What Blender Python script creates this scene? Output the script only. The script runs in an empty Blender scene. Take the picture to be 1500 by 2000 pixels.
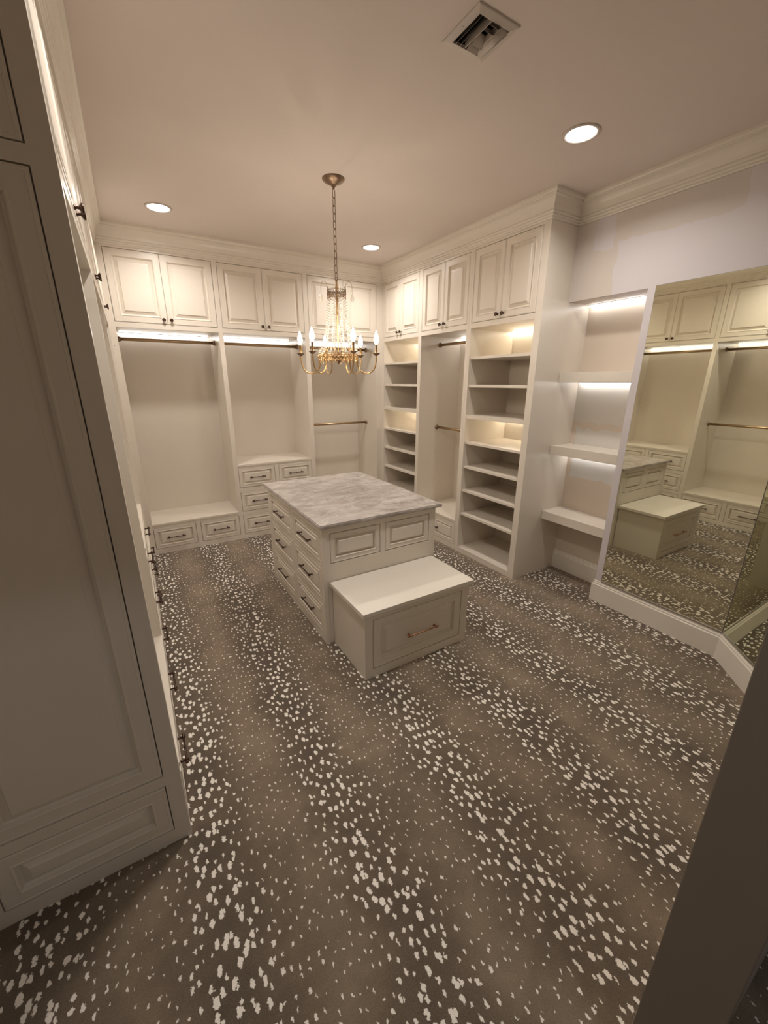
import bpy, bmesh, math, random
from mathutils import Vector, Matrix, Euler

# ---------------------------------------------------------------- camera
sc = bpy.context.scene
COL = sc.collection
cam_d = bpy.data.cameras.new('camera'); cam = bpy.data.objects.new('camera', cam_d); COL.objects.link(cam)
CAM_Z = 1.80276; PITCH, YAW, ROLL = math.radians(17.7114), math.radians(31.118), math.radians(0.0626)
_f = Vector((math.sin(YAW)*math.cos(PITCH), math.cos(YAW)*math.cos(PITCH), -math.sin(PITCH)))
_r = Vector((math.cos(YAW), -math.sin(YAW), 0)); _u = _r.cross(_f)
_r2 = math.cos(ROLL)*_r + math.sin(ROLL)*_u; _u2 = -math.sin(ROLL)*_r + math.cos(ROLL)*_u
cam.matrix_world = Matrix(((_r2.x, _u2.x, -_f.x, 0), (_r2.y, _u2.y, -_f.y, 0), (_r2.z, _u2.z, -_f.z, CAM_Z), (0, 0, 0, 1)))
cam_d.sensor_fit = 'HORIZONTAL'; cam_d.sensor_width = 36.0
cam_d.lens = 783.28/1500*36.0
cam_d.shift_x = (750-744.64)/1500.0; cam_d.shift_y = -(1000-996.27)/1500.0
cam_d.clip_start = 0.02
sc.camera = cam

# ---------------------------------------------------------------- world, exposure, light strengths
w = bpy.data.worlds.new('world'); sc.world = w; w.use_nodes = True
w.node_tree.nodes['Background'].inputs[0].default_value = (1.0, 0.9, 0.8, 1)
w.node_tree.nodes['Background'].inputs[1].default_value = 0.05
sc.view_settings.view_transform = 'Standard'; sc.view_settings.look = 'None'
sc.view_settings.exposure = 0.66; sc.view_settings.gamma = 1.0; sc.view_settings.use_curve_mapping = False
try:
    sc.cycles.max_bounces = 10; sc.cycles.diffuse_bounces = 6; sc.cycles.glossy_bounces = 5
    sc.cycles.transmission_bounces = 8; sc.cycles.use_denoising = True
    sc.cycles.sample_clamp_indirect = 6.0; sc.cycles.caustics_reflective = True
except Exception: pass
E_DOWNLIGHT = 18.0      # recessed can lens, W/m2/sr
P_DOWNLIGHT = 7.8       # W of the lamp inside each can (beam narrowed by the can)
E_HALLFILL = 70.0            # unseen fill light added behind the camera
E_LED = 8.5            # shelf / wardrobe LED strips
E_BULB = 32.0           # candle bulbs, glowing glass
P_BULB = 1.25            # W of each bulb's filament light
E_LEDW = 15.0           # warm strips in the shelf towers

# ---------------------------------------------------------------- key dimensions (metres)
H = 3.118
XL, YB, XR = -0.063, 4.722, 2.868        # cabinet face planes
XW, XN = 3.185, 3.467                    # right wall face, niche back
YE, YP, YM, YC = 2.319, 1.709, 1.654, 0.802
YN = 1.427                               # end panel of the left run
PI = math.pi

# ---------------------------------------------------------------- materials
def mat(name, col=(.8, .8, .8), rough=.5, metal=0., spec=.5, **k):
    m = bpy.data.materials.new(name); m.use_nodes = True
    b = m.node_tree.nodes['Principled BSDF']
    b.inputs['Base Color'].default_value = (*col, 1); b.inputs['Roughness'].default_value = rough
    b.inputs['Metallic'].default_value = metal; b.inputs['Specular IOR Level'].default_value = spec
    for kk, v in k.items(): b.inputs[kk].default_value = v
    return m
def nd(m, t, **k):
    n = m.node_tree.nodes.new(t)
    for a, v in k.items(): setattr(n, a, v)
    return n
def lk(m, a, b): m.node_tree.links.new(a, b)
def bsdf(m): return m.node_tree.nodes['Principled BSDF']
def ramp(m, stops, fac, interp='LINEAR'):
    r = nd(m, 'ShaderNodeValToRGB'); r.color_ramp.interpolation = interp
    while len(r.color_ramp.elements) < len(stops): r.color_ramp.elements.new(.5)
    for e, (p, c) in zip(r.color_ramp.elements, stops): e.position = p; e.color = (*c, 1) if len(c) == 3 else c
    lk(m, fac, r.inputs[0]); return r.outputs[0]
def objco(m): return nd(m, 'ShaderNodeTexCoord').outputs['Object']
def noise(m, vec, scale, detail=2, rough=.5, dist=0.):
    n = nd(m, 'ShaderNodeTexNoise'); n.inputs['Scale'].default_value = scale; n.inputs['Detail'].default_value = detail
    n.inputs['Roughness'].default_value = rough; n.inputs['Distortion'].default_value = dist
    if vec is not None: lk(m, vec, n.inputs['Vector'])
    return n
def math_(m, op, a, b=None, c=None, clamp=False):
    n = nd(m, 'ShaderNodeMath', operation=op, use_clamp=clamp)
    for i, x in enumerate((a, b, c)):
        if x is None: continue
        if isinstance(x, (int, float)): n.inputs[i].default_value = x
        else: lk(m, x, n.inputs[i])
    return n.outputs[0]
def mixc(m, fac, a, b, blend='MIX'):
    n = nd(m, 'ShaderNodeMix', data_type='RGBA', blend_type=blend)
    for s, x in ((0, fac), (6, a), (7, b)):
        if isinstance(x, (int, float)): n.inputs[s].default_value = x
        elif isinstance(x, tuple): n.inputs[s].default_value = (*x, 1)
        else: lk(m, x, n.inputs[s])
    return n.outputs[2]
def add_bump(m, height, strength, dist=.001):
    b = nd(m, 'ShaderNodeBump'); b.inputs['Strength'].default_value = strength; b.inputs['Distance'].default_value = dist
    lk(m, height, b.inputs['Height']); lk(m, b.outputs[0], bsdf(m).inputs['Normal'])

def paint(name, col, rough, var=.03, bump=.15):
    m = mat(name, col, rough)
    co = objco(m); n = noise(m, co, 3.0, 3)
    d = tuple(c*(1-var) for c in col); l = tuple(min(1, c*(1+var)) for c in col)
    lk(m, mixc(m, n.outputs[0], d, l), bsdf(m).inputs['Base Color'])
    n2 = noise(m, co, 90.0, 2); add_bump(m, n2.outputs[0], bump, .0006)
    return m
M_PAINT = paint('cream_cabinet_paint', (.715, .655, .572), .28)
M_CEIL = paint('ceiling_paint', (.70, .62, .575), .8, .03, .3)
M_TRIM = paint('white_trim_paint', (.75, .70, .62), .32, .03, .05)
M_HALL = paint('hall_paint', (.45, .40, .36), .8)
M_JAMB = paint('dark_taupe_door_jamb', (.25, .21, .175), .6)  # even dark taupe, deeper than the hall walls
M_BRONZE = mat('dark_bronze', (.075, .045, .032), .32, .9)
M_COPPER = mat('aged_copper', (.36, .185, .105), .3, 1.)
M_GOLD = mat('antique_gold', (.60, .40, .19), .28, 1.)
M_DGOLD = mat('dark_antique_brass', (.27, .19, .13), .38, 1.)
M_ROD = mat('satin_brass_rod', (.50, .36, .22), .35, 1.)
M_GLASS = mat('crystal', (1., .98, .92), .06, 0., 1., **{'Transmission Weight': .55, 'IOR': 1.6})
M_MIRROR = mat('mirror_silver', (.79, .785, .65), .0, 1.)
M_MIRROR2 = mat('mirror_silver_green_darkened', (.64, .66, .51), .0, 1.)  # slightly green mirror silver, darkened to stand in for repeated reflections
M_MEDGE = mat('mirror_edge', (.10, .13, .11), .2, .3)
M_CHAN = mat('aluminium_channel', (.55, .54, .52), .35, .9)
M_VENTD = mat('grey_vent_metal', (.34, .32, .29), .5, .3)
M_VENTW = mat('white_vent_metal', (.56, .50, .45), .45)
M_DUCT = mat('duct_dark', (.03, .028, .025), .8)
M_TAPEW = mat('white_tape', (.8, .8, .82), .6)
M_TAPEB = mat('blue_tape', (.03, .06, .35), .6)
M_TRACK = mat('led_channel', (.75, .74, .72), .4)
for mm in (M_BRONZE, M_ROD, M_DGOLD):
    nn = noise(mm, objco(mm), 60, 2)
    lk(mm, math_(mm, 'MULTIPLY_ADD', nn.outputs[0], .25, .22), bsdf(mm).inputs['Roughness'])

def emis(name, col, s):
    m = bpy.data.materials.new(name); m.use_nodes = True; nt = m.node_tree; nt.nodes.clear()
    e = nt.nodes.new('ShaderNodeEmission'); o = nt.nodes.new('ShaderNodeOutputMaterial')
    e.inputs[0].default_value = (*col, 1); e.inputs[1].default_value = s
    nt.links.new(e.outputs[0], o.inputs[0]); return m
M_LENS = emis('downlight_lens', (1., .93, .88), E_DOWNLIGHT)
M_FILLLENS = emis('added_fill_lens', (.88, .94, 1.), E_HALLFILL)
M_LED = emis('led_diffuser', (1., .97, .95), E_LED)
M_LEDW = emis('warm_led_diffuser', (1., .89, .70), E_LEDW)
M_BULB = emis('candle_bulb_glass', (1., .84, .66), E_BULB)

# right wall paint with the fresh lighter patches
M_WALL = mat('right_wall_paint', (.6, .55, .52), .7)
def wall_mat(m):
    co = objco(m); sp = nd(m, 'ShaderNodeSeparateXYZ'); lk(m, co, sp.inputs[0]); y, z = sp.outputs[1], sp.outputs[2]
    n = noise(m, co, 7.0, 4, .6); nz = math_(m, 'MULTIPLY_ADD', n.outputs[0], .08, -.04)
    zz = math_(m, 'ADD', z, nz); yy = math_(m, 'ADD', y, nz)
    lo = math_(m, 'LESS_THAN', zz, 2.765)                      # lower fresh coat
    a = math_(m, 'LESS_THAN', yy, 1.975); lo = math_(m, 'MULTIPLY', lo, a)
    up = math_(m, 'LESS_THAN', yy, 1.25)                       # fresh coat up to the crown on the near side
    b1 = math_(m, 'GREATER_THAN', yy, 2.01); b2 = math_(m, 'LESS_THAN', yy, 2.16); b3 = math_(m, 'GREATER_THAN', zz, 2.74)
    pt = math_(m, 'MULTIPLY', math_(m, 'MULTIPLY', b1, b2), b3)
    mask = math_(m, 'MAXIMUM', math_(m, 'MAXIMUM', lo, up), pt)
    c = mixc(m, mask, (.60, .54, .49), (.63, .585, .60))
    lk(m, c, bsdf(m).inputs['Base Color'])
    add_bump(m, noise(m, co, 120, 2).outputs[0], .25, .0008)
wall_mat(M_WALL)
# niche back: lighter touch-up patches under the shelves
M_NICHE = mat('niche_paint', (.66, .58, .49), .5)
def niche_mat(m):
    co = objco(m); sp = nd(m, 'ShaderNodeSeparateXYZ'); lk(m, co, sp.inputs[0]); y, z = sp.outputs[1], sp.outputs[2]
    n = noise(m, co, 9.0, 4, .6); zz = math_(m, 'MULTIPLY_ADD', n.outputs[0], .12, math_(m, 'ADD', z, -.06))
    yy = math_(m, 'MULTIPLY_ADD', n.outputs[0], .05, y)
    p1 = math_(m, 'MULTIPLY', math_(m, 'LESS_THAN', zz, 1.4), math_(m, 'GREATER_THAN', zz, .945))
    p1 = math_(m, 'MULTIPLY', p1, math_(m, 'LESS_THAN', yy, 2.30))
    p2 = math_(m, 'GREATER_THAN', zz, 1.46); p2 = math_(m, 'MULTIPLY', p2, math_(m, 'LESS_THAN', zz, 1.8))
    mask = math_(m, 'MAXIMUM', p1, math_(m, 'MULTIPLY', p2, .7))
    lk(m, mixc(m, mask, (.66, .575, .48), (.66, .64, .60)), bsdf(m).inputs['Base Color'])
niche_mat(M_NICHE)

# spotted carpet: spots run in bands along y, 0.525 m apart
M_CARPET = mat('spotted_carpet', (.1, .08, .06), .95, spec=.1)
def carpet_mat(m):
    co = objco(m)
    def axis_mask(xs, width_noise=0.0):
        s = math_(m, 'ADD', xs, -.005)
        s = math_(m, 'MULTIPLY', s, 2*PI/.525)
        return math_(m, 'MULTIPLY_ADD', math_(m, 'COSINE', s), .5, .5)      # 1 on the band, 0 between
    sp = nd(m, 'ShaderNodeSeparateXYZ'); lk(m, co, sp.inputs[0])
    wob = noise(m, co, 2.2, 2); xw = math_(m, 'MULTIPLY_ADD', math_(m, 'ADD', wob.outputs[0], -.5), .22, sp.outputs[0])
    band = axis_mask(xw)
    # spots
    jn = noise(m, co, 62, 3, .7)
    dv = nd(m, 'ShaderNodeVectorMath', operation='SUBTRACT'); lk(m, jn.outputs['Color'], dv.inputs[0]); dv.inputs[1].default_value = (.5, .5, .5)
    ds = nd(m, 'ShaderNodeVectorMath', operation='SCALE'); lk(m, dv.outputs[0], ds.inputs[0]); ds.inputs['Scale'].default_value = .026
    dn = nd(m, 'ShaderNodeVectorMath', operation='ADD'); lk(m, co, dn.inputs[0]); lk(m, ds.outputs[0], dn.inputs[1])
    mp = nd(m, 'ShaderNodeMapping'); mp.inputs['Scale'].default_value = (35.0, 20.0, 0.0); lk(m, dn.outputs[0], mp.inputs[0])
    v = nd(m, 'ShaderNodeTexVoronoi', voronoi_dimensions='2D'); v.inputs['Scale'].default_value = 1.0; v.inputs['Randomness'].default_value = .82
    lk(m, mp.outputs[0], v.inputs['Vector'])
    pv = nd(m, 'ShaderNodeSeparateXYZ'); lk(m, v.outputs['Position'], pv.inputs[0])
    cellx = math_(m, 'DIVIDE', pv.outputs[0], 35.0)
    cb = axis_mask(math_(m, 'MULTIPLY_ADD', math_(m, 'ADD', wob.outputs[0], -.5), .22, cellx))
    cb = math_(m, 'POWER', cb, 1.3)
    cs = nd(m, 'ShaderNodeSeparateColor'); lk(m, v.outputs['Color'], cs.inputs[0])
    rad = math_(m, 'MULTIPLY_ADD', cb, .165, .105)
    rad = math_(m, 'MULTIPLY', rad, math_(m, 'MULTIPLY_ADD', cs.outputs[0], .75, .62))
    edge = math_(m, 'SUBTRACT', rad, v.outputs['Distance'])
    spot = math_(m, 'MULTIPLY', edge, 28.0, clamp=True)
    # ground colour
    n1 = noise(m, co, 3.2, 3, .55); n2 = noise(m, co, 190, 3, .75); n3 = noise(m, co, 14, 3, .6)
    t = math_(m, 'MULTIPLY_ADD', n1.outputs[0], 1.1, -.20)
    t = math_(m, 'SUBTRACT', t, math_(m, 'MULTIPLY', band, .52)); t = math_(m, 'ADD', t, .34)
    t = math_(m, 'ADD', t, math_(m, 'MULTIPLY_ADD', n3.outputs[0], .5, -.25))
    g = ramp(m, [(0., (.070, .047, .028)), (.45, (.175, .126, .080)), (.75, (.29, .216, .142)), (1., (.38, .295, .20))], t)
    g = mixc(m, math_(m, 'MULTIPLY_ADD', n2.outputs[0], .9, -.05, clamp=True), mixc(m, .55, g, (0.02, .014, .01)), mixc(m, .28, g, (.5, .42, .34)))
    c = mixc(m, spot, g, (.90, .84, .76))
    lk(m, c, bsdf(m).inputs['Base Color'])
    hh = math_(m, 'MULTIPLY_ADD', spot, .6, n2.outputs[0]); add_bump(m, hh, .6, .004)
    bsdf(m).inputs['Sheen Weight'].default_value = .15; bsdf(m).inputs['Sheen Roughness'].default_value = .6
carpet_mat(M_CARPET)

M_STONE = mat('grey_quartzite', (.5, .45, .42), .22)
def stone_mat(m):
    co = objco(m); mp = nd(m, 'ShaderNodeMapping'); mp.inputs['Rotation'].default_value = (0, 0, .5); mp.inputs['Scale'].default_value = (1.0, 1.7, 1.4); lk(m, co, mp.inputs[0])
    a = noise(m, mp.outputs[0], 3.5, 6, .62, 1.3); b = noise(m, mp.outputs[0], 1.6, 5, .6, 2.2)
    base = ramp(m, [(.30, (.27, .235, .215)), (.5, (.385, .345, .32)), (.68, (.52, .48, .45))], a.outputs[0])
    r = math_(m, 'ABSOLUTE', math_(m, 'ADD', b.outputs[0], -.5)); vein = ramp(m, [(0., (1, 1, 1)), (.035, (0, 0, 0))], r)
    c = noise(m, mp.outputs[0], 5.0, 4, .6, 1.0)
    r2 = math_(m, 'ABSOLUTE', math_(m, 'ADD', c.outputs[0], -.52)); v2 = ramp(m, [(0., (.6, .6, .6)), (.02, (0, 0, 0))], r2)
    c1 = mixc(m, math_(m, 'MULTIPLY', vein, .35), base, (.62, .585, .55)); c2 = mixc(m, math_(m, 'MULTIPLY', v2, .5), c1, (.66, .63, .60))
    lk(m, c2, bsdf(m).inputs['Base Color']); add_bump(m, a.outputs[0], .06, .001)
stone_mat(M_STONE)

# ---------------------------------------------------------------- mesh helpers
class MB:
    def __init__(s): s.v = []; s.f = []; s.sm = []
    def add(s, v, f, smooth=False, M=None):
        o = len(s.v)
        if M is not None: v = [tuple(M @ Vector(p)) for p in v]
        s.v += v; s.f += [tuple(i+o for i in q) for q in f]; s.sm += [smooth]*len(f); return s
    def box(s, x0, y0, z0, x1, y1, z1, M=None):
        v = [(x0, y0, z0), (x1, y0, z0), (x1, y1, z0), (x0, y1, z0), (x0, y0, z1), (x1, y0, z1), (x1, y1, z1), (x0, y1, z1)]
        return s.add(v, [(0, 3, 2, 1), (4, 5, 6, 7), (0, 1, 5, 4), (1, 2, 6, 5), (2, 3, 7, 6), (3, 0, 4, 7)], False, M)
    def cbox(s, x0, y0, z0, x1, y1, z1, c=.003, M=None):
        bm = bmesh.new(); bmesh.ops.create_cube(bm, size=1.0)
        for v in bm.verts: v.co = Vector(((x0+x1)/2+v.co.x*(x1-x0), (y0+y1)/2+v.co.y*(y1-y0), (z0+z1)/2+v.co.z*(z1-z0)))
        bmesh.ops.bevel(bm, geom=bm.edges[:], offset=c, segments=2, affect='EDGES', profile=.6)
        bm.verts.ensure_lookup_table(); vs = [tuple(v.co) for v in bm.verts]; fs = [tuple(v.index for v in f.verts) for f in bm.faces]; bm.free()
        return s.add(vs, fs, False, M)
    def lathe(s, prof, n=16, M=None, smooth=True, cap=True):   # prof (r, h) around z
        v = []; f = []
        for r, h in prof:
            for i in range(n): a = 2*PI*i/n; v.append((r*math.cos(a), r*math.sin(a), h))
        for k in range(len(prof)-1):
            for i in range(n): j = (i+1) % n; f.append((k*n+i, k*n+j, (k+1)*n+j, (k+1)*n+i))
        if cap: f.append(tuple(range(n-1, -1, -1))); f.append(tuple((len(prof)-1)*n+i for i in range(n)))
        return s.add(v, f, smooth, M)
    def tube(s, pts, rad, n=8, closed=False, M=None, smooth=True):
        pts = [Vector(p) for p in pts]; m = len(pts); v = []; f = []
        rads = rad if isinstance(rad, (list, tuple)) else [rad]*m
        prev = None
        for k, p in enumerate(pts):
            if closed: t = (pts[(k+1) % m]-pts[k-1]).normalized()
            else: t = (pts[min(k+1, m-1)]-pts[max(k-1, 0)]).normalized()
            if prev is None:
                a = Vector((0, 0, 1)) if abs(t.z) < .9 else Vector((1, 0, 0)); nrm = t.cross(a).normalized()
            else: nrm = (prev-t*prev.dot(t)).normalized()
            prev = nrm; bn = t.cross(nrm)
            for i in range(n): a = 2*PI*i/n; v.append(tuple(p+(nrm*math.cos(a)+bn*math.sin(a))*rads[k]))
        for k in range(m if closed else m-1):
            for i in range(n): j = (i+1) % n; k2 = (k+1) % m; f.append((k*n+i, k*n+j, k2*n+j, k2*n+i))
        if not closed: f.append(tuple(range(n-1, -1, -1))); f.append(tuple((m-1)*n+i for i in range(n)))
        return s.add(v, f, smooth, M)
    def mesh(s, name):
        me = bpy.data.meshes.new(name); me.from_pydata(s.v, [], s.f); me.update()
        bm = bmesh.new(); bm.from_mesh(me); bmesh.ops.recalc_face_normals(bm, faces=bm.faces[:]); bm.to_mesh(me); bm.free()
        for p, q in zip(me.polygons, s.sm): p.use_smooth = q
        return me

def obj(name, mb, m, parent=None, loc=(0, 0, 0), rot=(0, 0, 0)):
    me = mb.mesh(name) if isinstance(mb, MB) else mb
    if len(me.materials) == 0: me.materials.append(m)
    o = bpy.data.objects.new(name, me); COL.objects.link(o); o.location = loc; o.rotation_euler = rot
    if parent is not None: o.parent = parent
    return o
def tag(o, label, cat, group=None):
    o['label'] = label; o['category'] = cat
    if group: o['group'] = group
    return o
def thing(name, label, cat, loc=(0, 0, 0), rz=0, group=None):
    o = bpy.data.objects.new(name, None); COL.objects.link(o); o.location = loc; o.rotation_euler = (0, 0, rz); o.empty_display_size = .1
    return tag(o, label, cat, group)
def struct(name, mb, m, parent=None):
    o = obj(name, mb, m, parent)
    if parent is None: o['kind'] = 'structure'
    return o
def copy_tree(o, parent=None):
    c = o.copy(); COL.objects.link(c)
    if parent is not None: c.parent = parent
    for ch in [x for x in ALL_CH.get(o.name, [])]: copy_tree(ch, c)
    return c
ALL_CH = {}

# ================================================================ SETTING
struct('floor', MB().box(-3.0, -3.0, -.05, 4.2, 5.6, 0), M_CARPET)
# ceiling with a hole for the register
vx0, vx1, vy0, vy1 = 1.338, 1.492, 1.510, 1.664
cm = MB(); Z0, Z1 = H, H+.12
cm.box(-3.0, -3.0, Z0, vx0, 5.6, Z1).box(vx1, -3.0, Z0, 4.2, 5.6, Z1).box(vx0, -3.0, Z0, vx1, vy0, Z1).box(vx0, vy1, Z0, vx1, 5.6, Z1)
struct('ceiling', cm, M_CEIL)
struct('wall_back', MB().box(-.9, 5.295, 0, 3.6, 5.4, H), M_CEIL)
lw = MB().box(-.80, -2.0, 0, -.70, 5.295, H)
struct('wall_left', lw, M_TRIM)
# right wall: behind the shelving, niche back, wall over the niche, pier behind the mirror, end pier beside niche
rw = MB(); rw.box(XN, YE, 0, XN+.12, 5.295, H)
struct('wall_right', rw, M_CEIL)
nb = MB().box(XN, YP, 0, XN+.12, YE, 2.422); struct('wall_niche', nb, M_NICHE)
rp = MB(); rp.box(XW, YC, 0, XN+.12, YP, H); rp.box(XW, YP, 2.422, XN+.12, YE, H)
struct('wall_right_front', rp, M_WALL)
t = .642; ax, ay = XW-t, YC-t
am = MB(); d = .12/math.sqrt(2)
am.add([(XW, YC, 0), (ax, ay, 0), (ax+2*d, ay, 0), (XW+2*d, YC, 0), (XW, YC, H), (ax, ay, H), (ax+2*d, ay, H), (XW+2*d, YC, H)],
       [(0, 1, 2, 3), (4, 7, 6, 5), (0, 4, 5, 1), (1, 5, 6, 2), (2, 6, 7, 3), (3, 7, 4, 0)])
struct('wall_angled', am, M_WALL)
fw = MB().box(.912, .04, 0, 3.4, .16, H).box(-.70, .04, 2.35, .912, .16, H).box(-.70, .04, 0, -.58, .16, 2.35)
struct('wall_front', fw, M_HALL)
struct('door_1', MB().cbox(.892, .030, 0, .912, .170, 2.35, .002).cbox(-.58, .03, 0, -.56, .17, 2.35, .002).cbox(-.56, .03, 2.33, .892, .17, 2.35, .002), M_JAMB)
struct('wall_hall_right', MB().box(2.2, -2.0, 0, 2.3, .04, H), M_HALL)
struct('wall_hall_back', MB().box(-.80, -2.1, 0, 2.3, -2.0, H), M_HALL)

def sweep(name, pts, prof, m, z0=0):
    """sweep a (projection, height) profile along a plan polyline; room side is on the LEFT of travel"""
    n = len(pts); P = [Vector((p[0], p[1])) for p in pts]; mit = []
    for i in range(n):
        ds = []
        if i > 0: ds.append((P[i]-P[i-1]).normalized())
        if i < n-1: ds.append((P[i+1]-P[i]).normalized())
        ns = [Vector((-q.y, q.x)) for q in ds]
        if len(ns) == 2: b = ns[0]+ns[1]; b = b/(b.length_squared/2) if b.length > 1e-6 else ns[0]
        else: b = ns[0]
        mit.append(b)
    out = []
    for i in range(n-1):
        mb = MB(); v = []; k = len(prof)
        for j in (i, i+1):
            for (r, h) in prof: q = P[j]+mit[j]*r; v.append((q.x, q.y, z0+h))
        f = [(a, (a+1) % k, k+(a+1) % k, k+a) for a in range(k)]
        f += [tuple(range(k)), tuple(range(2*k-1, k-1, -1))]
        mb.add(v, f); out.append(struct(name[i] if isinstance(name, list) else name, mb, m))
    return out
def cove(r0, h0, r1, h1, n=6):
    return [(r1-(r1-r0)*math.cos(PI/2*i/n), h0+(h1-h0)*math.sin(PI/2*i/n)) for i in range(n+1)]
CROWN = [(0, 2.952), (.010, 2.952), (.013, 2.958), (.010, 2.966), (.016, 2.969), (.020, 2.976), (.016, 2.984), (.023, 2.987), (.027, 2.994), (.023, 3.002), (.031, 3.005)] + \
        [(.031+.038*(1-math.cos(PI/2*i/6)), 3.005+.075*math.sin(PI/2*i/6)) for i in range(1, 7)] + [(.069, 3.088), (.076, 3.091), (.080, 3.100), (.080, H), (0, H)]
crown_pts = [(-.70, YN), (XL, YN), (XL, YB), (XR, YB), (XR, YE), (XW, YE), (XW, YC), (ax, ay), (-.70, .16)]
# travel with the room on the left: go the other way round
sweep(['trim_8', 'trim_7', 'trim_6', 'trim_5', 'trim_4', 'trim_3', 'trim_2', 'trim_1'], crown_pts[::-1], CROWN, M_TRIM)
BASE = [(0, 0), (.018, 0), (.018, .150), (.015, .154), (.012, .158), (.013, .164), (.010, .170), (.006, .174), (.006, .183), (.003, .187), (0, .187)]
sweep(['baseboard_front', 'baseboard_angled', 'baseboard_right', 'baseboard_niche_side', 'baseboard_niche'],
      [(.93, .16), (ax, ay), (XW, YC), (XW, YP), (XN, YP), (XN, YE)], BASE, M_TRIM)

# ================================================================ CABINET PARTS
FRONTS = {}
def front_mesh(wd, ht, s):
    key = (round(wd, 3), round(ht, 3), s)
    if key in FRONTS: return FRONTS[key]
    prof = [(0, .019), (0, .0012), (.0012, 0), (.005*s, 0), (.0065*s, -.0015), (.009*s, -.0015), (.0105*s, 0), (.048*s, 0), (.050*s, -.0024), (.053*s, -.003), (.056*s, -.001), (.060*s, .012), (.066*s, .0165), (.089*s, .004), (.0935*s, -.0012), (.102*s, -.0015)]
    v = []; f = []
    for ins, dp in prof:
        x, z = wd/2-ins, ht/2-ins
        v += [(-x, dp, -z), (x, dp, -z), (x, dp, z), (-x, dp, z)]
    for k in range(len(prof)-1):
        for i in range(4): j = (i+1) % 4; f.append((k*4+i, k*4+j, k*4+4+j, k*4+4+i))
    f.append((0, 3, 2, 1)); n = len(prof)-1; f.append((n*4, n*4+1, n*4+2, n*4+3))
    me = MB().add(v, f).mesh('raised_panel'); me.materials.append(M_PAINT); FRONTS[key] = me; return me
RX = Matrix.Rotation(PI/2, 4, 'X')      # z axis -> -y axis
KNOB = MB().lathe([(.0045, 0), (.0085, .001), (.0085, .003), (.0045, .006), (.0045, .014), (.0105, .018), (.0155, .022), (.0165, .026), (.014, .029), (.011, .0295), (.0105, .0285), (.004, .0295), (.001, .030)], 14, RX).mesh('knob')
KNOB.materials.append(M_BRONZE)
PULLS = {}
def pull_mesh(L, m, key):
    if key in PULLS: return PULLS[key]
    mb = MB()
    for sx in (-1, 1):
        T = Matrix.Translation((sx*(L/2-.012), 0, 0)) @ RX
        mb.lathe([(.009, 0), (.009, .002), (.005, .005), (.0045, .018), (.008, .021), (.0095, .027), (.008, .033), (.003, .036)], 10, T)
        mb.lathe([(.002, -.014), (.006, -.012), (.0075, -.007), (.006, -.002), (.0045, 0), (.0055, .002), (.005, .006)], 8, Matrix.Translation((sx*(L/2-.004), -.027, 0)) @ Matrix.Rotation(-sx*PI/2, 4, 'Y'))
    h = L/2-.012
    mb.tube([(-h, -.027, 0), (-h*.85, -.027, 0), (-h*.8, -.027, 0), (-.012, -.027, 0), (0, -.027, 0), (.012, -.027, 0), (h*.8, -.027, 0), (h*.85, -.027, 0), (h, -.027, 0)],
            [.0042, .0042, .0052, .0042, .0062, .0042, .0052, .0042, .0042], 8)
    me = mb.mesh('pull'); me.materials.append(m); PULLS[key] = me; return me

GAP = .0036
def add_front(parent, name, u0, u1, z0, z1, s, hw=None, pos=0, L=.165, pm=None, gl=GAP, gr=GAP):
    o = obj(name, front_mesh(u1-u0-gl-gr, z1-z0-2*GAP, s), M_PAINT, parent, ((u0+gl+u1-gr)/2, 0, (z0+z1)/2))
    if hw == 'pull': obj('pull', pull_mesh(L, pm or M_BRONZE, (L, (pm or M_BRONZE).name)), M_BRONZE, o)
    if hw == 'knob': obj('knob', KNOB, M_BRONZE, o, (pos, 0, -(z1-z0)/2+.038))
    return o

def led(parent, u0, u1, y, z, name='led_strip', m=None):
    """aluminium channel with a glowing diffuser; y is its centre depth, z its top"""
    c = obj(name, MB().box(u0, y-.010, z-.006, u1, y+.010, z), M_TRACK, parent)
    obj('diffuser', MB().box(u0+.004, y-.008, z-.014, u1-.004, y+.008, z-.006), m or M_LED, c)
def rod(parent, u0, u1, y, z, fl=(True, True)):
    r = obj('hanging_rod', MB().lathe([(.0155, u0), (.0155, u1)], 16, Matrix.Rotation(PI/2, 4, 'Y')), M_ROD, parent, (0, y, z))
    for u, sg in ((u0, 1), (u1, -1)):
        obj('flange', MB().lathe([(.027, 0), (.027, .006*sg), (.021, .009*sg), (.020, .022*sg), (.016, .024*sg)], 16, Matrix.Rotation(PI/2, 4, 'Y')), M_DGOLD, r, (u, 0, 0))

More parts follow.
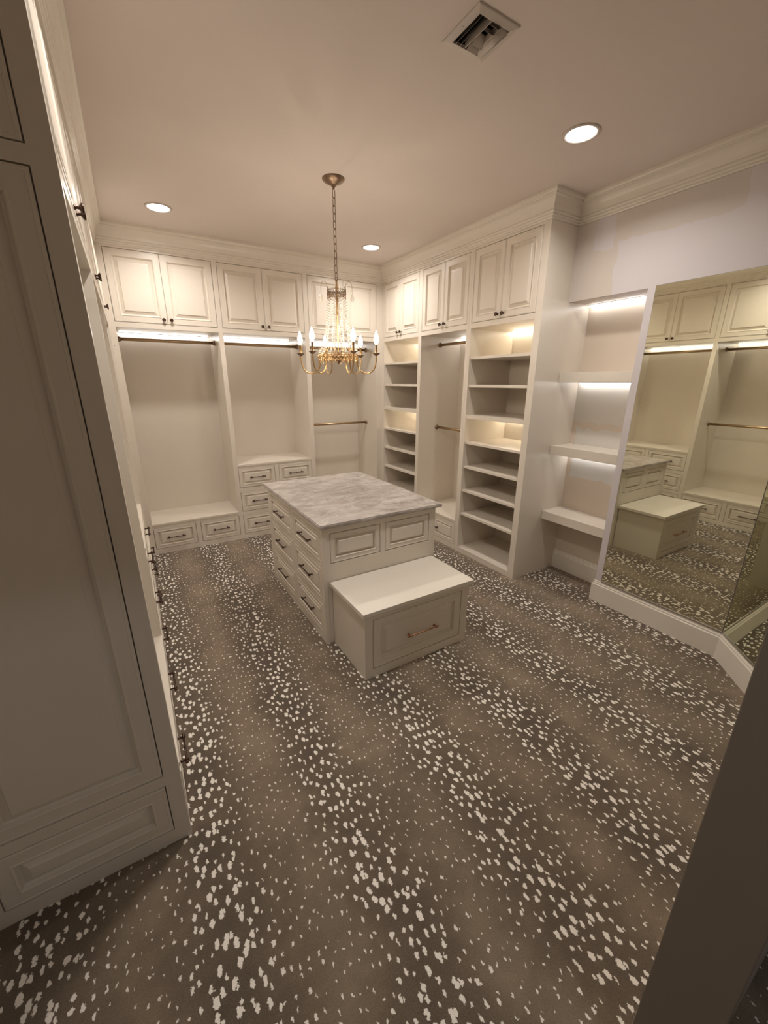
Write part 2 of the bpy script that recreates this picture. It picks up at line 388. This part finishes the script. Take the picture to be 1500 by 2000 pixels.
DB, DT, OT = 2.331, 2.934, 2.287
def unit(name, label, loc, rz, w_, sl, sr, depth, dm, bench=None, stack=None, shelves=None, rods=(), bot=.057, led_top=True, group=None, one_drawer=False):
    """one tall cabinet in its own frame: x along the face (0..w_ = opening), y into the wall, z up"""
    T = thing(name, label, 'cabinet', loc, rz, group or ('open shelf towers' if name == 'shelf_unit' else 'built-in wardrobe bays'))
    tk = .019
    for nm, a, b in (('side_panel', -min(sl, tk), 0), ('side_panel', w_, w_+min(sr, tk))):
        obj(nm, MB().box(a, .02, 0, b, depth, 3.10), M_PAINT, T)
    obj('back_panel', MB().box(0, depth-.012, 0, w_, depth, 3.10), M_PAINT, T)
    obj('top_panel', MB().box(0, .02, OT, w_, depth-.012, OT+.018), M_PAINT, T)
    obj('cabinet_top', MB().box(0, .02, 3.02, w_, depth-.012, 3.04), M_PAINT, T)
    fr = MB(); fr.box(-sl, 0, 0, 0, .02, 3.10).box(w_, 0, 0, w_+sr, .02, 3.10)
    fr.box(0, 0, OT, w_, .02, DB).box(0, 0, DT, w_, .02, 3.10).box(0, 0, 0, w_, .02, bot)
    top = None
    if bench: top = bench
    if stack: top = stack
    drs = []
    if bench:
        fr.box(0, 0, bench-.047, w_, .02, bench-.022)
        if one_drawer: drs = [(0, w_, bot, bench-.047)]
        else:
            md = w_/2; fr.box(md-.024, 0, bot, md+.024, .02, bench-.047)
            drs = [(0, md-.024, bot, bench-.047), (md+.024, w_, bot, bench-.047)]
    if stack:
        md = w_/2; rows = [(bot, .289), (.336, .574), (.623, .856)]
        fr.box(md-.024, 0, bot, md+.024, .02, .856)
        for a, b in ((.289, .336), (.574, .623)):
            fr.box(0, 0, a, md-.024, .02, b).box(md+.024, 0, a, w_, .02, b)
        fr.box(0, 0, .856, w_, .02, .873)
        for z0, z1 in rows: drs += [(0, md-.024, z0, z1), (md+.024, w_, z0, z1)]
    obj('face_frame', fr, M_PAINT, T)
    if top: obj('bench_top', MB().cbox(0, -.004, top-.022, w_, depth-.012, top, .002), M_PAINT, T)
    for a, b, z0, z1 in drs: add_front(T, 'drawer', a, b, z0, z1, .70, 'pull')
    add_front(T, 'door', 0, dm, DB, DT, 1.04, 'knob', dm/2-.034, gr=.0014)
    add_front(T, 'door', dm, w_, DB, DT, 1.04, 'knob', -(w_-dm)/2+.034, gl=.0014)
    if not top: obj('bottom_panel', MB().box(0, .02, bot-.019, w_, depth-.012, bot), M_PAINT, T)
    if shelves:
        zf = 1.490
        obj('fixed_shelf', MB().box(0, .004, zf-.036, w_, depth-.012, zf), M_PAINT, T)
        led(T, .03, w_-.03, depth-.030, zf-.036, m=M_LEDW)
        for z in shelves:
            obj('shelf', MB().cbox(.001, .016, z-.024, w_-.001, depth-.013, z, .0015), M_PAINT, T)
    if led_top: led(T, .015, w_-.015, depth-.030, OT, m=M_LEDW if shelves else M_LED)
    for (y, z) in rods: rod(T, 0, w_, y, z)
    return T

# ---- back run (face y = YB), x measured along the wall
BD = .556
unit('wardrobe_unit', 'cream open wardrobe bay left on back wall, hanging rod over low two-drawer bench', (-.012, YB, 0), 0, .897, .051, .0235, BD, .441, bench=.343, rods=((.28, 2.205),))
unit('wardrobe_unit', 'cream wardrobe bay centre of back wall with stacked drawers behind the island', (.932, YB, 0), 0, .895, .0235, .027, BD, .447, stack=.895, rods=((.28, 2.205),))
unit('wardrobe_unit', 'cream double-rod wardrobe bay right on back wall, behind chandelier', (1.881, YB, 0), 0, .896, .027, .091, BD, .445, bench=.343, rods=((.28, 2.205), (.28, 1.270)))
# ---- right run (face x = XR); local x runs towards the camera
RD = .590
SH = (2.036, 1.778, 1.220, .968, .713, .452)
R = -PI/2
unit('shelf_unit', 'narrow cream open-shelf tower in the far corner, lit compartments', (XR, 4.690, 0), R, .737, .032, .0285, RD, .356, shelves=SH)
unit('wardrobe_unit', 'cream wardrobe bay between two shelf towers with two short rods', (XR, 3.896, 0), R, .725, .0285, .030, RD, .366, bench=.345, one_drawer=True, rods=((.27, 2.205), (.27, 1.282)))
u3 = unit('shelf_unit', 'wide cream open-shelf tower at near end of right run, beside wall niche', (XR, 3.109, 0), R, .726, .031, .0235, RD, .358, shelves=SH)
obj('end_panel', MB().box(.7495, 0, 0, .790, .5985, H-.012), M_PAINT, u3)
# ---- left run (face x = XL); local x runs away from the camera
LD = .590
L_ = PI/2
ub = unit('wardrobe_unit', 'cream wardrobe bay nearest the camera on left, with tall panelled end', (XL, 1.473, 0), L_, .993, .020, .0245, LD, .482, bench=.343, rods=((.28, 2.205), (.28, 1.262)))
unit('wardrobe_unit', 'cream wardrobe bay in middle of left run above stacked drawers', (XL, 2.515, 0), L_, 1.034, .0245, .024, LD, .517, stack=.895, rods=((.28, 2.205),))
unit('wardrobe_unit', 'cream wardrobe bay at far end of left run beside back corner', (XL, 3.597, 0), L_, 1.060, .024, .065, LD, .530, bench=.343, rods=((.28, 2.205),))
# end panel of the left run: face at y = YN, towards the camera; in ub's local frame x = y-1.473, y = XL-x
ep = MB(); lx0, lx1 = -.046, -.026
def epbox(xw0, xw1, z0, z1): ep.box(lx0, XL-xw1, z0, lx1, XL-xw0, z1)
epbox(-.118, XL, 0, 3.10); epbox(-.698, -.645, 0, 3.10)
for a, b in ((0, .066), (.303, .352), (2.295, 2.336), (2.934, 3.10)): epbox(-.645, -.118, a, b)
ep.box(-.026, 0, 0, -.020, .635, 3.10)
eo = obj('end_panel', ep, M_PAINT, ub)
for nm, z0, z1, s in (('door', .352, 2.295, 1.06), ('drawer', .066, .303, .98), ('door', 2.336, 2.934, 1.06)):
    me = front_mesh(.527-.008, z1-z0-.008, s)
    o = obj(nm, me, M_PAINT, eo, (-.0465, XL+.3815, (z0+z1)/2), (0, 0, -PI/2))

# ================================================================ ISLAND
isl = thing('closet_island', 'cream drawer island with a grey stone top under the chandelier', 'island', (0, 0, 0))
ix0, ix1, iy0, iy1 = .938, 1.884, 2.311, 3.560; it = .885
body = MB()
body.box(ix0+.02, iy0+.02, 0, ix1, iy1, it)
obj('body', body, M_PAINT, isl)
ff = MB(); FX = [(.992, 1.387), (1.430, 1.826)]
ff.box(ix0, iy0, 0, ix0+.054, iy0+.02, it).box(1.826, iy0, 0, ix1, iy0+.02, it).box(1.387, iy0, .622, 1.430, iy0+.02, .842)
ff.box(ix0+.054, iy0, 0, 1.826, iy0+.02, .622).box(ix0+.054, iy0, .842, 1.826, iy0+.02, it)
obj('front_frame', ff, M_PAINT, isl)
for a, b in FX: obj('raised_panel', front_mesh(b-a-2*GAP, .220-2*GAP, .66), M_PAINT, isl, ((a+b)/2, iy0, .732))
# pilaster strip at the near left corner
obj('corner_strip', MB().cbox(ix0-.004, iy0-.006, 0, ix0+.028, iy0, it, .002), M_PAINT, isl)
# left side: local frame facing -x
sm = MB(); ROWS = [(.070, .305), (.345, .590), (.628, .845)]; CL = [(2.345, 2.885), (2.930, 3.490)]
sm.box(ix0, iy0+.02, 0, ix0+.02, 2.345, it).box(ix0, 2.885, 0, ix0+.02, 2.930, it).box(ix0, 3.490, 0, ix0+.02, iy1, it)
for a, b in CL:
    for z0, z1 in ((0, .070), (.305, .345), (.590, .628), (.845, it)): sm.box(ix0, a, z0, ix0+.02, b, z1)
obj('side_frame', sm, M_PAINT, isl)
for a, b in CL:
    for z0, z1 in ROWS:
        o = obj('drawer', front_mesh(b-a-2*GAP, z1-z0-2*GAP, .72), M_PAINT, isl, (ix0, (a+b)/2, (z0+z1)/2), (0, 0, -PI/2))
        obj('pull', pull_mesh(.20, M_BRONZE, (.20, 'b')), M_BRONZE, o)
# stone top with a slightly chipped edge
def stone_top():
    random.seed(4); bm = bmesh.new(); x0, x1, y0, y1, z0, z1 = .919, 1.934, 2.288, 3.655, it, .9114
    bmesh.ops.create_cube(bm, size=1)
    for v in bm.verts: v.co = Vector(((x0+x1)/2+v.co.x*(x1-x0), (y0+y1)/2+v.co.y*(y1-y0), (z0+z1)/2+v.co.z*(z1-z0)))
    bmesh.ops.subdivide_edges(bm, edges=[e for e in bm.edges if abs(e.verts[0].co.z-e.verts[1].co.z) < 1e-6], cuts=40, use_grid_fill=True)
    ed = [e for e in bm.edges if len(e.link_faces) == 2 and e.calc_face_angle(0) > 1]
    bmesh.ops.bevel(bm, geom=ed, offset=.006, segments=2, affect='EDGES')
    for v in bm.verts:
        c = v.co; db = min(c.x-x0, x1-c.x, c.y-y0, y1-c.y)
        if db < .003 : c.x += random.uniform(-.0012, .0012); c.y += random.uniform(-.0012, .0012)
    me = bpy.data.meshes.new('countertop'); bm.to_mesh(me); bm.free(); me.materials.append(M_STONE); return me
obj('countertop', stone_top(), M_STONE, isl)

bn = thing('step_bench', 'low cream bench with one deep drawer built against the island front', 'bench', (0, 0, 0))
sx0, sx1, sy0, sy1 = .998, 1.829, 1.843, 2.305
bb = MB(); bb.box(sx0, sy0+.02, 0, sx1, sy1, .458); obj('body', bb, M_PAINT, bn)
bf = MB(); bf.box(sx0, sy0, 0, 1.053, sy0+.02, .458).box(1.770, sy0, 0, sx1, sy0+.02, .458).box(1.053, sy0, 0, 1.770, sy0+.02, .063).box(1.053, sy0, .421, 1.770, sy0+.02, .458)
obj('face_frame', bf, M_PAINT, bn)
dr = obj('drawer', front_mesh(.717-2*GAP, .358-2*GAP, 1.0), M_PAINT, bn, (1.4115, sy0, .242))
o = obj('pull', pull_mesh(.235, M_COPPER, (.235, 'c')), M_COPPER, dr, (.015, 0, -.015)); o['label'] = 'long copper-toned pull'
obj('seat', MB().cbox(.978, 1.824, .4585, 1.860, 2.304, .488, .003), M_TRIM, bn)

# ================================================================ NICHE SHELVES, MIRRORS
for nm, lab, z0, z1, ld in (('floating_shelf', 'top floating shelf in the wall niche, lit strip beneath', 1.803, 1.882, True),
                            ('floating_shelf', 'middle floating shelf in the wall niche, blue tape on top', 1.181, 1.259, True),
                            ('floating_desk', 'lowest thick floating ledge in the wall niche, open knee space below', .563, .642, False)):
    o = thing(nm, lab, 'shelf', (XW, YP, z0), 0, 'floating shelves in the wall niche')
    obj('board', MB().cbox(.001, .001, 0, XN-XW-.001, YE-.0405-YP+.039, z1-z0, .0015), M_PAINT, o)
    if ld:
        c = obj('led_strip', MB().box(.245, .02, -.006, .265, .585, 0), M_TRACK, o)
        obj('diffuser', MB().box(.247, .024, -.014, .263, .581, -.006), M_LED, c)
o = thing('led_light', 'white LED strip under the header at top of wall niche', 'light', (XW, YP, 2.422))
obj('channel', MB().box(.240, .02, -.006, .262, .590, 0), M_TRACK, o); obj('diffuser', MB().box(.242, .024, -.016, .260, .586, -.006), M_LED, o)

mo = thing('wall_mirror', 'large frameless mirror on right wall beside the niche', 'mirror', (XW, 0, 0), 0, 'frameless wall mirrors')
obj('glass', MB().box(-.0065, YC+.003, .1885, -.0050, YM, 2.428), M_MIRROR, mo)
obj('backing', MB().box(-.0049, YC+.003, .1885, -.0005, YM+.0015, 2.4295), M_MEDGE, mo)
obj('bottom_channel', MB().box(-.010, YC+.003, .1872, -.0066, YM, .199), M_CHAN, mo)
ma = thing('wall_mirror', 'narrow mirror on the angled wall, meeting the large mirror at its edge', 'mirror', (XW, YC, 0), math.radians(-135), 'frameless wall mirrors')
# local x runs along the angled wall towards the camera side, local y is INTO the room when negated
obj('glass', MB().box(.010, -.0065, .1885, t*math.sqrt(2)-.03, -.0050, 2.428), M_MIRROR2, ma)
obj('backing', MB().box(.008, -.0049, .1885, t*math.sqrt(2)-.03, -.0005, 2.4295), M_MEDGE, ma)
obj('bottom_channel', MB().box(.010, -.010, .1872, t*math.sqrt(2)-.03, -.0066, .199), M_CHAN, ma)

# ================================================================ CEILING FITTINGS
def downlight(x, y, lab, m=None, r=.078):
    o = thing('recessed_light', lab, 'light', (x, y, H), 0, 'recessed ceiling downlights')
    obj('trim_ring', MB().lathe([(r, -.001), (r+.001, -.005), (r+.012, -.007), (r+.020, -.004), (r+.022, 0), (r, 0)], 32, cap=False), M_VENTW, o)
    obj('lens', MB().lathe([(.001, -.0035), (r*.6, -.0035), (r, -.002)], 32, cap=False), m or M_LENS, o)
    if m is None:
        ld = bpy.data.lights.new('lamp', 'AREA'); ld.shape = 'DISK'; ld.size = 2*r*.95; ld.energy = P_DOWNLIGHT; ld.color = (1., .94, .87); ld.spread = math.radians(148)
        lo = bpy.data.objects.new('lamp', ld); COL.objects.link(lo); lo.parent = o; lo.location = (0, 0, -.006)
    return o
downlight(2.374, 1.789, 'recessed ceiling downlight nearest the vent, above the wall niche')
downlight(.426, 4.127, 'recessed ceiling downlight on the left, over the back left wardrobe')
downlight(2.357, 4.109, 'recessed ceiling downlight over the far right corner')
downlight(.430, 1.789, 'recessed ceiling downlight above the near end of the left run')
downlight(.70, -.9, 'added unseen fill light in the hall behind the doorway', M_FILLLENS, .09)  # lamp added out of view to brighten the panelled end of the left run

vt = thing('ceiling_vent', 'square curved-blade air register in the ceiling, top of view', 'vent', (1.4145, 1.585, H))
def ring(a, b, z0, z1):   # square ring, half sizes
    m = MB(); m.box(-a, -a, z0, a, -b, z1).box(-a, b, z0, a, a, z1).box(-a, -b, z0, -b, b, z1).box(b, -b, z0, a, b, z1); return m
v = []; f = []
for h, z in ((.107, 0), (.107, -.004), (.104, -.006), (.081, -.011), (.077, -.011), (.077, .03)):
    v += [(-h, -h, z), (h, -h, z), (h, h, z), (-h, h, z)]
for k in range(5):
    for i in range(4): j = (i+1) % 4; f.append((k*4+i, k*4+j, k*4+4+j, k*4+4+i))
obj('frame', MB().add(v, f), M_VENTW, vt)
obj('duct_box', MB().add([(-.077, -.077, .0), (.077, -.077, .0), (.077, .077, .0), (-.077, .077, .0), (-.077, -.077, .15), (.077, -.077, .15), (.077, .077, .15), (-.077, .077, .15)], [(4, 5, 6, 7), (0, 1, 5, 4), (1, 2, 6, 5), (2, 3, 7, 6), (3, 0, 4, 7)]), M_DUCT, vt)
def blade(x, y0, y1, m, lean, name='blade', wdt=.028, along='y'):
    n = 6; v = []; f = []
    for i in range(n+1):
        tt = i/n; px = x+lean*(wdt*.8*tt*tt); pz = .012-.032*tt
        v += [(px, y0, pz), (px, y1, pz), (px+.0012, y0, pz+.0012), (px+.0012, y1, pz+.0012)]
    for i in range(n):
        a = i*4; f += [(a, a+1, a+5, a+4), (a+2, a+6, a+7, a+3), (a, a+4, a+6, a+2), (a+1, a+3, a+7, a+5)]
    mb = MB().add(v, f, True)
    return obj(name, mb, m, vt, (0, 0, 0), (0, 0, 0 if along == 'y' else PI/2))
blade(-.050, -.074, .074, M_VENTD, -1); blade(-.030, -.074, .074, M_VENTD, -1); 
blade(.045, -.074, .074, M_VENTW, 1); blade(.062, -.074, .074, M_VENTW, .5)
for q in (-.050, -.020, .012, .042): blade(q, -.040, .012, M_VENTW, 1 if q > 0 else -1, along='x')
obj('divider', MB().box(.038, -.074, -.010, .041, .074, .012), M_VENTW, vt)
obj('divider', MB().box(-.016, -.074, -.010, -.013, .074, .012), M_VENTW, vt)
obj('screw', MB().lathe([(.003, -.009), (.003, -.007), (.0035, -.006)], 8, Matrix.Translation((-.091, .0, 0))), M_VENTD, vt)

# ================================================================ CHANDELIER
CX, CY = 1.414, 2.978
ch = thing('chandelier', 'six-candle gold chandelier with crystal strands hanging over the island', 'chandelier', (CX, CY, H))
def Z(z): return z-H
obj('canopy', MB().lathe([(.076, 0), (.076, -.006), (.070, -.009), (.068, -.013), (.052, -.022), (.030, -.032), (.018, -.036), (.017, -.043), (.010, -.047), (.008, -.058), (.004, -.062)], 32), M_DGOLD, ch)
LINK = []
for i in range(17):
    a = i/16*2*PI
LH, LW, LR = .0265, .0105, .0026
pts = []
for i in range(8): a = PI*i/7; pts.append((LW*math.cos(a), 0, LH-LW+LW*math.sin(a)))
for i in range(8): a = PI+PI*i/7; pts.append((LW*math.cos(a), 0, -(LH-LW)+LW*math.sin(a)))
link_me = MB().tube(pts, LR, 6, True).mesh('chain_link'); link_me.materials.append(M_DGOLD)
zt, zb = 3.054, 2.530; n = 12; 
step = (zt-.024-zb)/(n-1)
for i in range(n):
    obj('chain_link', link_me, M_DGOLD, ch, (0, 0, Z(zt-.024-step*i)), (0, 0, (PI/2)*(i % 2)+.3))
obj('stem', MB().lathe([(.004, Z(2.505)), (.007, Z(2.50)), (.007, Z(2.47)), (.012, Z(2.46)), (.0065, Z(2.44)), (.0065, Z(2.30)), (.010, Z(2.29)), (.0065, Z(2.28)), (.0055, Z(2.05)), (.0055, Z(1.99))], 12), M_GOLD, ch)
obj('hanging_loop', MB().tube([(.010*math.cos(a), 0, Z(2.512)+.012*math.sin(a)) for a in [2*PI*i/12 for i in range(12)]], .002, 6, True), M_DGOLD, ch)
# crown band: pierced gallery of scrolls
cr = MB(); RC = .068
for z, r in ((2.388, .0026), (2.397, .0014), (2.436, .0020)):
    cr.tube([(RC*math.cos(a), RC*math.sin(a), Z(z)) for a in [2*PI*i/36 for i in range(36)]], r, 6, True)
for k in range(24):
    a0 = 2*PI*k/24
    def P(da, z, rr=RC): return (rr*math.cos(a0+da), rr*math.sin(a0+da), Z(z))
    cr.tube([P(.11*math.cos(q), 2.416+.012*math.sin(q)) for q in [2*PI*i/10 for i in range(10)]], .0018, 5, True)
    cr.tube([P(-.12, 2.436), P(0, 2.446+.012*(k % 4 == 0)), P(.12, 2.436)], .0018, 5)
    cr.tube([P(-.06, 2.392), P(.03, 2.415), P(-.03, 2.44)], .0016, 5)
for k in range(6):
    a = PI/3*k
    cr.tube([(.006*math.cos(a), .006*math.sin(a), Z(2.43)), (RC*math.cos(a), RC*math.sin(a), Z(2.397))], .002, 5)
obj('crown_band', cr, M_DGOLD, ch)
# basket ring
bk = MB(); RB = .150
for z, r in ((2.000, .0028), (1.990, .0016), (1.962, .0018)):
    bk.tube([(RB*math.cos(a), RB*math.sin(a), Z(z)) for a in [2*PI*i/48 for i in range(48)]], r, 6, True)
for k in range(36):
    a0 = 2*PI*k/36
    def P(da, z, rr=RB): return (rr*math.cos(a0+da), rr*math.sin(a0+da), Z(z))
    bk.tube([P(.07*math.cos(q), 1.978+.011*math.sin(q), RB+.002*math.sin(3*q)) for q in [2*PI*i/9 for i in range(9)]], .0019, 5, True)
    lo = 1.962-(.010+.016*(k % 3 == 0))
    bk.tube([P(-.08, 1.964), P(-.03, lo+.006), P(0, lo), P(.03, lo+.006), P(.08, 1.964)], .0018, 5)
    bk.tube([P(-.05, 1.952), P(.02, 1.968), P(.04, 1.99, RB+.006), P(-.02, 1.997, RB+.009)], .0015, 5)
for k in range(12):
    a = 2*PI*k/12+.1
    bk.tube([(r*math.cos(a), r*math.sin(a), Z(z)) for r, z in ((.012, 1.985), (.030, 2.035), (.055, 2.058), (.085, 2.050), (.100, 2.02), (.105, 2.000))], .0018, 5)
    bk.tube([(r*math.cos(a), r*math.sin(a), Z(z)) for r, z in ((.020, 1.985), (.085, 1.990), (RB, 1.999))], .0016, 5)
    bk.tube([(r*math.cos(a+.2), r*math.sin(a+.2), Z(z)) for r, z in ((.110, 1.995), (.118, 2.030), (.136, 2.045), (.150, 2.030), (.148, 2.010))], .0018, 5)
obj('basket_ring', bk, M_GOLD, ch)
obj('boss', MB().lathe([(.012, Z(2.000)), (.046, Z(1.996)), (.049, Z(1.990)), (.044, Z(1.978)), (.030, Z(1.964)), (.018, Z(1.956)), (.020, Z(1.950)), (.012, Z(1.942)), (.004, Z(1.932))], 20), M_DGOLD, ch)
# arms
arm_pts = [(.146, 1.990), (.142, 1.950), (.147, 1.915), (.165, 1.886), (.192, 1.868), (.222, 1.864), (.250, 1.874), (.272, 1.896), (.284, 1.925), (.289, 1.960), (.290, 1.994)]
# refine by midpoint smoothing
def smooth(p, n=2):
    for _ in range(n):
        q = [p[0]]
        for a, b in zip(p, p[1:]): q += [tuple(.75*x+.25*y for x, y in zip(a, b)), tuple(.25*x+.75*y for x, y in zip(a, b))]
        p = q+[p[-1]]
    return p
arm_me = MB().tube([(r, 0, Z(z)) for r, z in smooth(arm_pts, 1)], .0052, 8).mesh('arm'); arm_me.materials.append(M_GOLD)
cup_me = MB().lathe([(.005, -.016), (.012, -.012), (.020, -.003), (.030, .003), (.031, .0045), (.018, .001), (.008, -.002)], 16).mesh('drip_cup'); cup_me.materials.append(M_DGOLD)
slv_me = MB().lathe([(.0095, 0), (.0090, .004), (.0085, .060), (.0095, .062), (.0080, .066)], 12).mesh('candle_sleeve'); slv_me.materials.append(M_GOLD)
blb_me = MB().lathe([(.0060, 0), (.0090, .006), (.0155, .020), (.0185, .034), (.0175, .048), (.0135, .062), (.0075, .076), (.0035, .088), (.0012, .096)], 14).mesh('bulb'); blb_me.materials.append(M_BULB)
for k in range(6):
    a = math.radians(26+60*k)
    am_ = obj('arm', arm_me, M_GOLD, ch, (0, 0, 0), (0, 0, a))
    obj('drip_cup', cup_me, M_DGOLD, am_, (.290, 0, Z(2.006)))
    obj('candle_sleeve', slv_me, M_GOLD, am_, (.290, 0, Z(2.006)))
    bo = obj('bulb', blb_me, M_BULB, am_, (.290, 0, Z(2.071)))
    pl = bpy.data.lights.new('filament', 'POINT'); pl.energy = P_BULB; pl.color = (1., .84, .68); pl.shadow_soft_size = .004
    po = bpy.data.objects.new('filament', pl); COL.objects.link(po); po.parent = am_; po.location = (.290, 0, Z(2.174))
# crystal strands (each one mesh of faceted beads)
def beads(path, r, n):
    path = [Vector(p) for p in path]; L = [0]
    for a, b in zip(path, path[1:]): L.append(L[-1]+(b-a).length)
    mb = MB()
    for i in range(n):
        s = L[-1]*(i+.5)/n; k = max(j for j in range(len(L)-1) if L[j] <= s); tt = (s-L[k])/(L[k+1]-L[k]); c = path[k].lerp(path[k+1], tt)
        rr = r*(.8+.35*i/n); v = [(c.x, c.y, c.z+rr), (c.x, c.y, c.z-rr)]; m_ = 6
        for j in range(m_): a = 2*PI*j/m_+i; v.append((c.x+rr*math.cos(a), c.y+rr*math.sin(a), c.z))
        f = [(0, 2+j, 2+(j+1) % m_) for j in range(m_)]+[(1, 2+(j+1) % m_, 2+j) for j in range(m_)]
        mb.add(v, f)
    return mb
st_me = beads([(RC, 0, Z(2.385)), (.080, 0, Z(2.22)), (.100, 0, Z(2.09)), (.148, 0, Z(2.006))], .0105, 22).mesh('crystal_strand'); st_me.materials.append(M_GLASS)
for k in range(10):
    obj('crystal_strand', st_me, M_GLASS, ch, (0, 0, 0), (0, 0, math.radians(11+36*k+(5 if k % 2 else -5))))
# hooks with teardrops
for a in (math.radians(-26), math.radians(154)):
    hk = obj('hook', MB().tube(smooth([(RC, 0, Z(2.44)), (.066, 0, Z(2.470)), (.074, 0, Z(2.492)), (.090, 0, Z(2.500)), (.106, 0, Z(2.490)), (.113, 0, Z(2.468)), (.114, 0, Z(2.448))], 1), .0016, 6), M_DGOLD, ch, (0, 0, 0), (0, 0, a))
    td = MB().lathe([(.0008, .0), (.004, -.010), (.010, -.026), (.0145, -.042), (.0135, -.052), (.008, -.061), (.001, -.066)], 8, Matrix.Diagonal((1, .5, 1, 1)), False)
    obj('crystal_bead', MB().lathe([(.0008, .007), (.0055, 0), (.0008, -.007)], 8, None, False), M_GLASS, hk, (.114, 0, Z(2.436)))
    obj('teardrop', td, M_GLASS, hk, (.114, 0, Z(2.426)))

# ================================================================ PAINTER'S TAPE MARKS
def tape(lab, loc, rot, s=.012, flat=True):
    o = thing('tape_marker', lab, 'tape', loc, 0, 'scraps of blue tape'); o.rotation_euler = rot
    obj('white_tag', MB().box(-s, -s*.8, 0, s, s*.8, .0006), M_TAPEW, o)
    b = obj('blue_strip', MB().box(-s*.45, -s*.6, .0006, s*.6, s*.5, .0012), M_TAPEB, o)
FB = (PI/2, 0, 0); FR = (PI/2, 0, -PI/2)
tape('small blue tape mark on left stile of back wall wardrobes', (-.048, YB-.0002, 2.124), FB, .006)
tape('small blue tape mark on base rail under the back left bench', (.721, YB-.0002, .034), FB, .009)
tape('small blue tape mark on stile left of wide shelf tower', (XR-.0002, 3.142, 2.171), FR, .008)
tape('small blue tape mark on stile right of corner shelf tower', (XR-.0002, 3.925, 2.182), FR, .007)
tape('small blue tape scrap on the middle niche shelf', (3.438, 2.262, 1.2595), (0, 0, .5), .011)
tape('small blue tape scrap on the lowest niche ledge', (3.434, 2.236, .6425), (0, 0, .2), .011)
tape('small dark tape scrap under the niche header', (3.275, 1.990, 2.4215), (PI, 0, .4), .009)
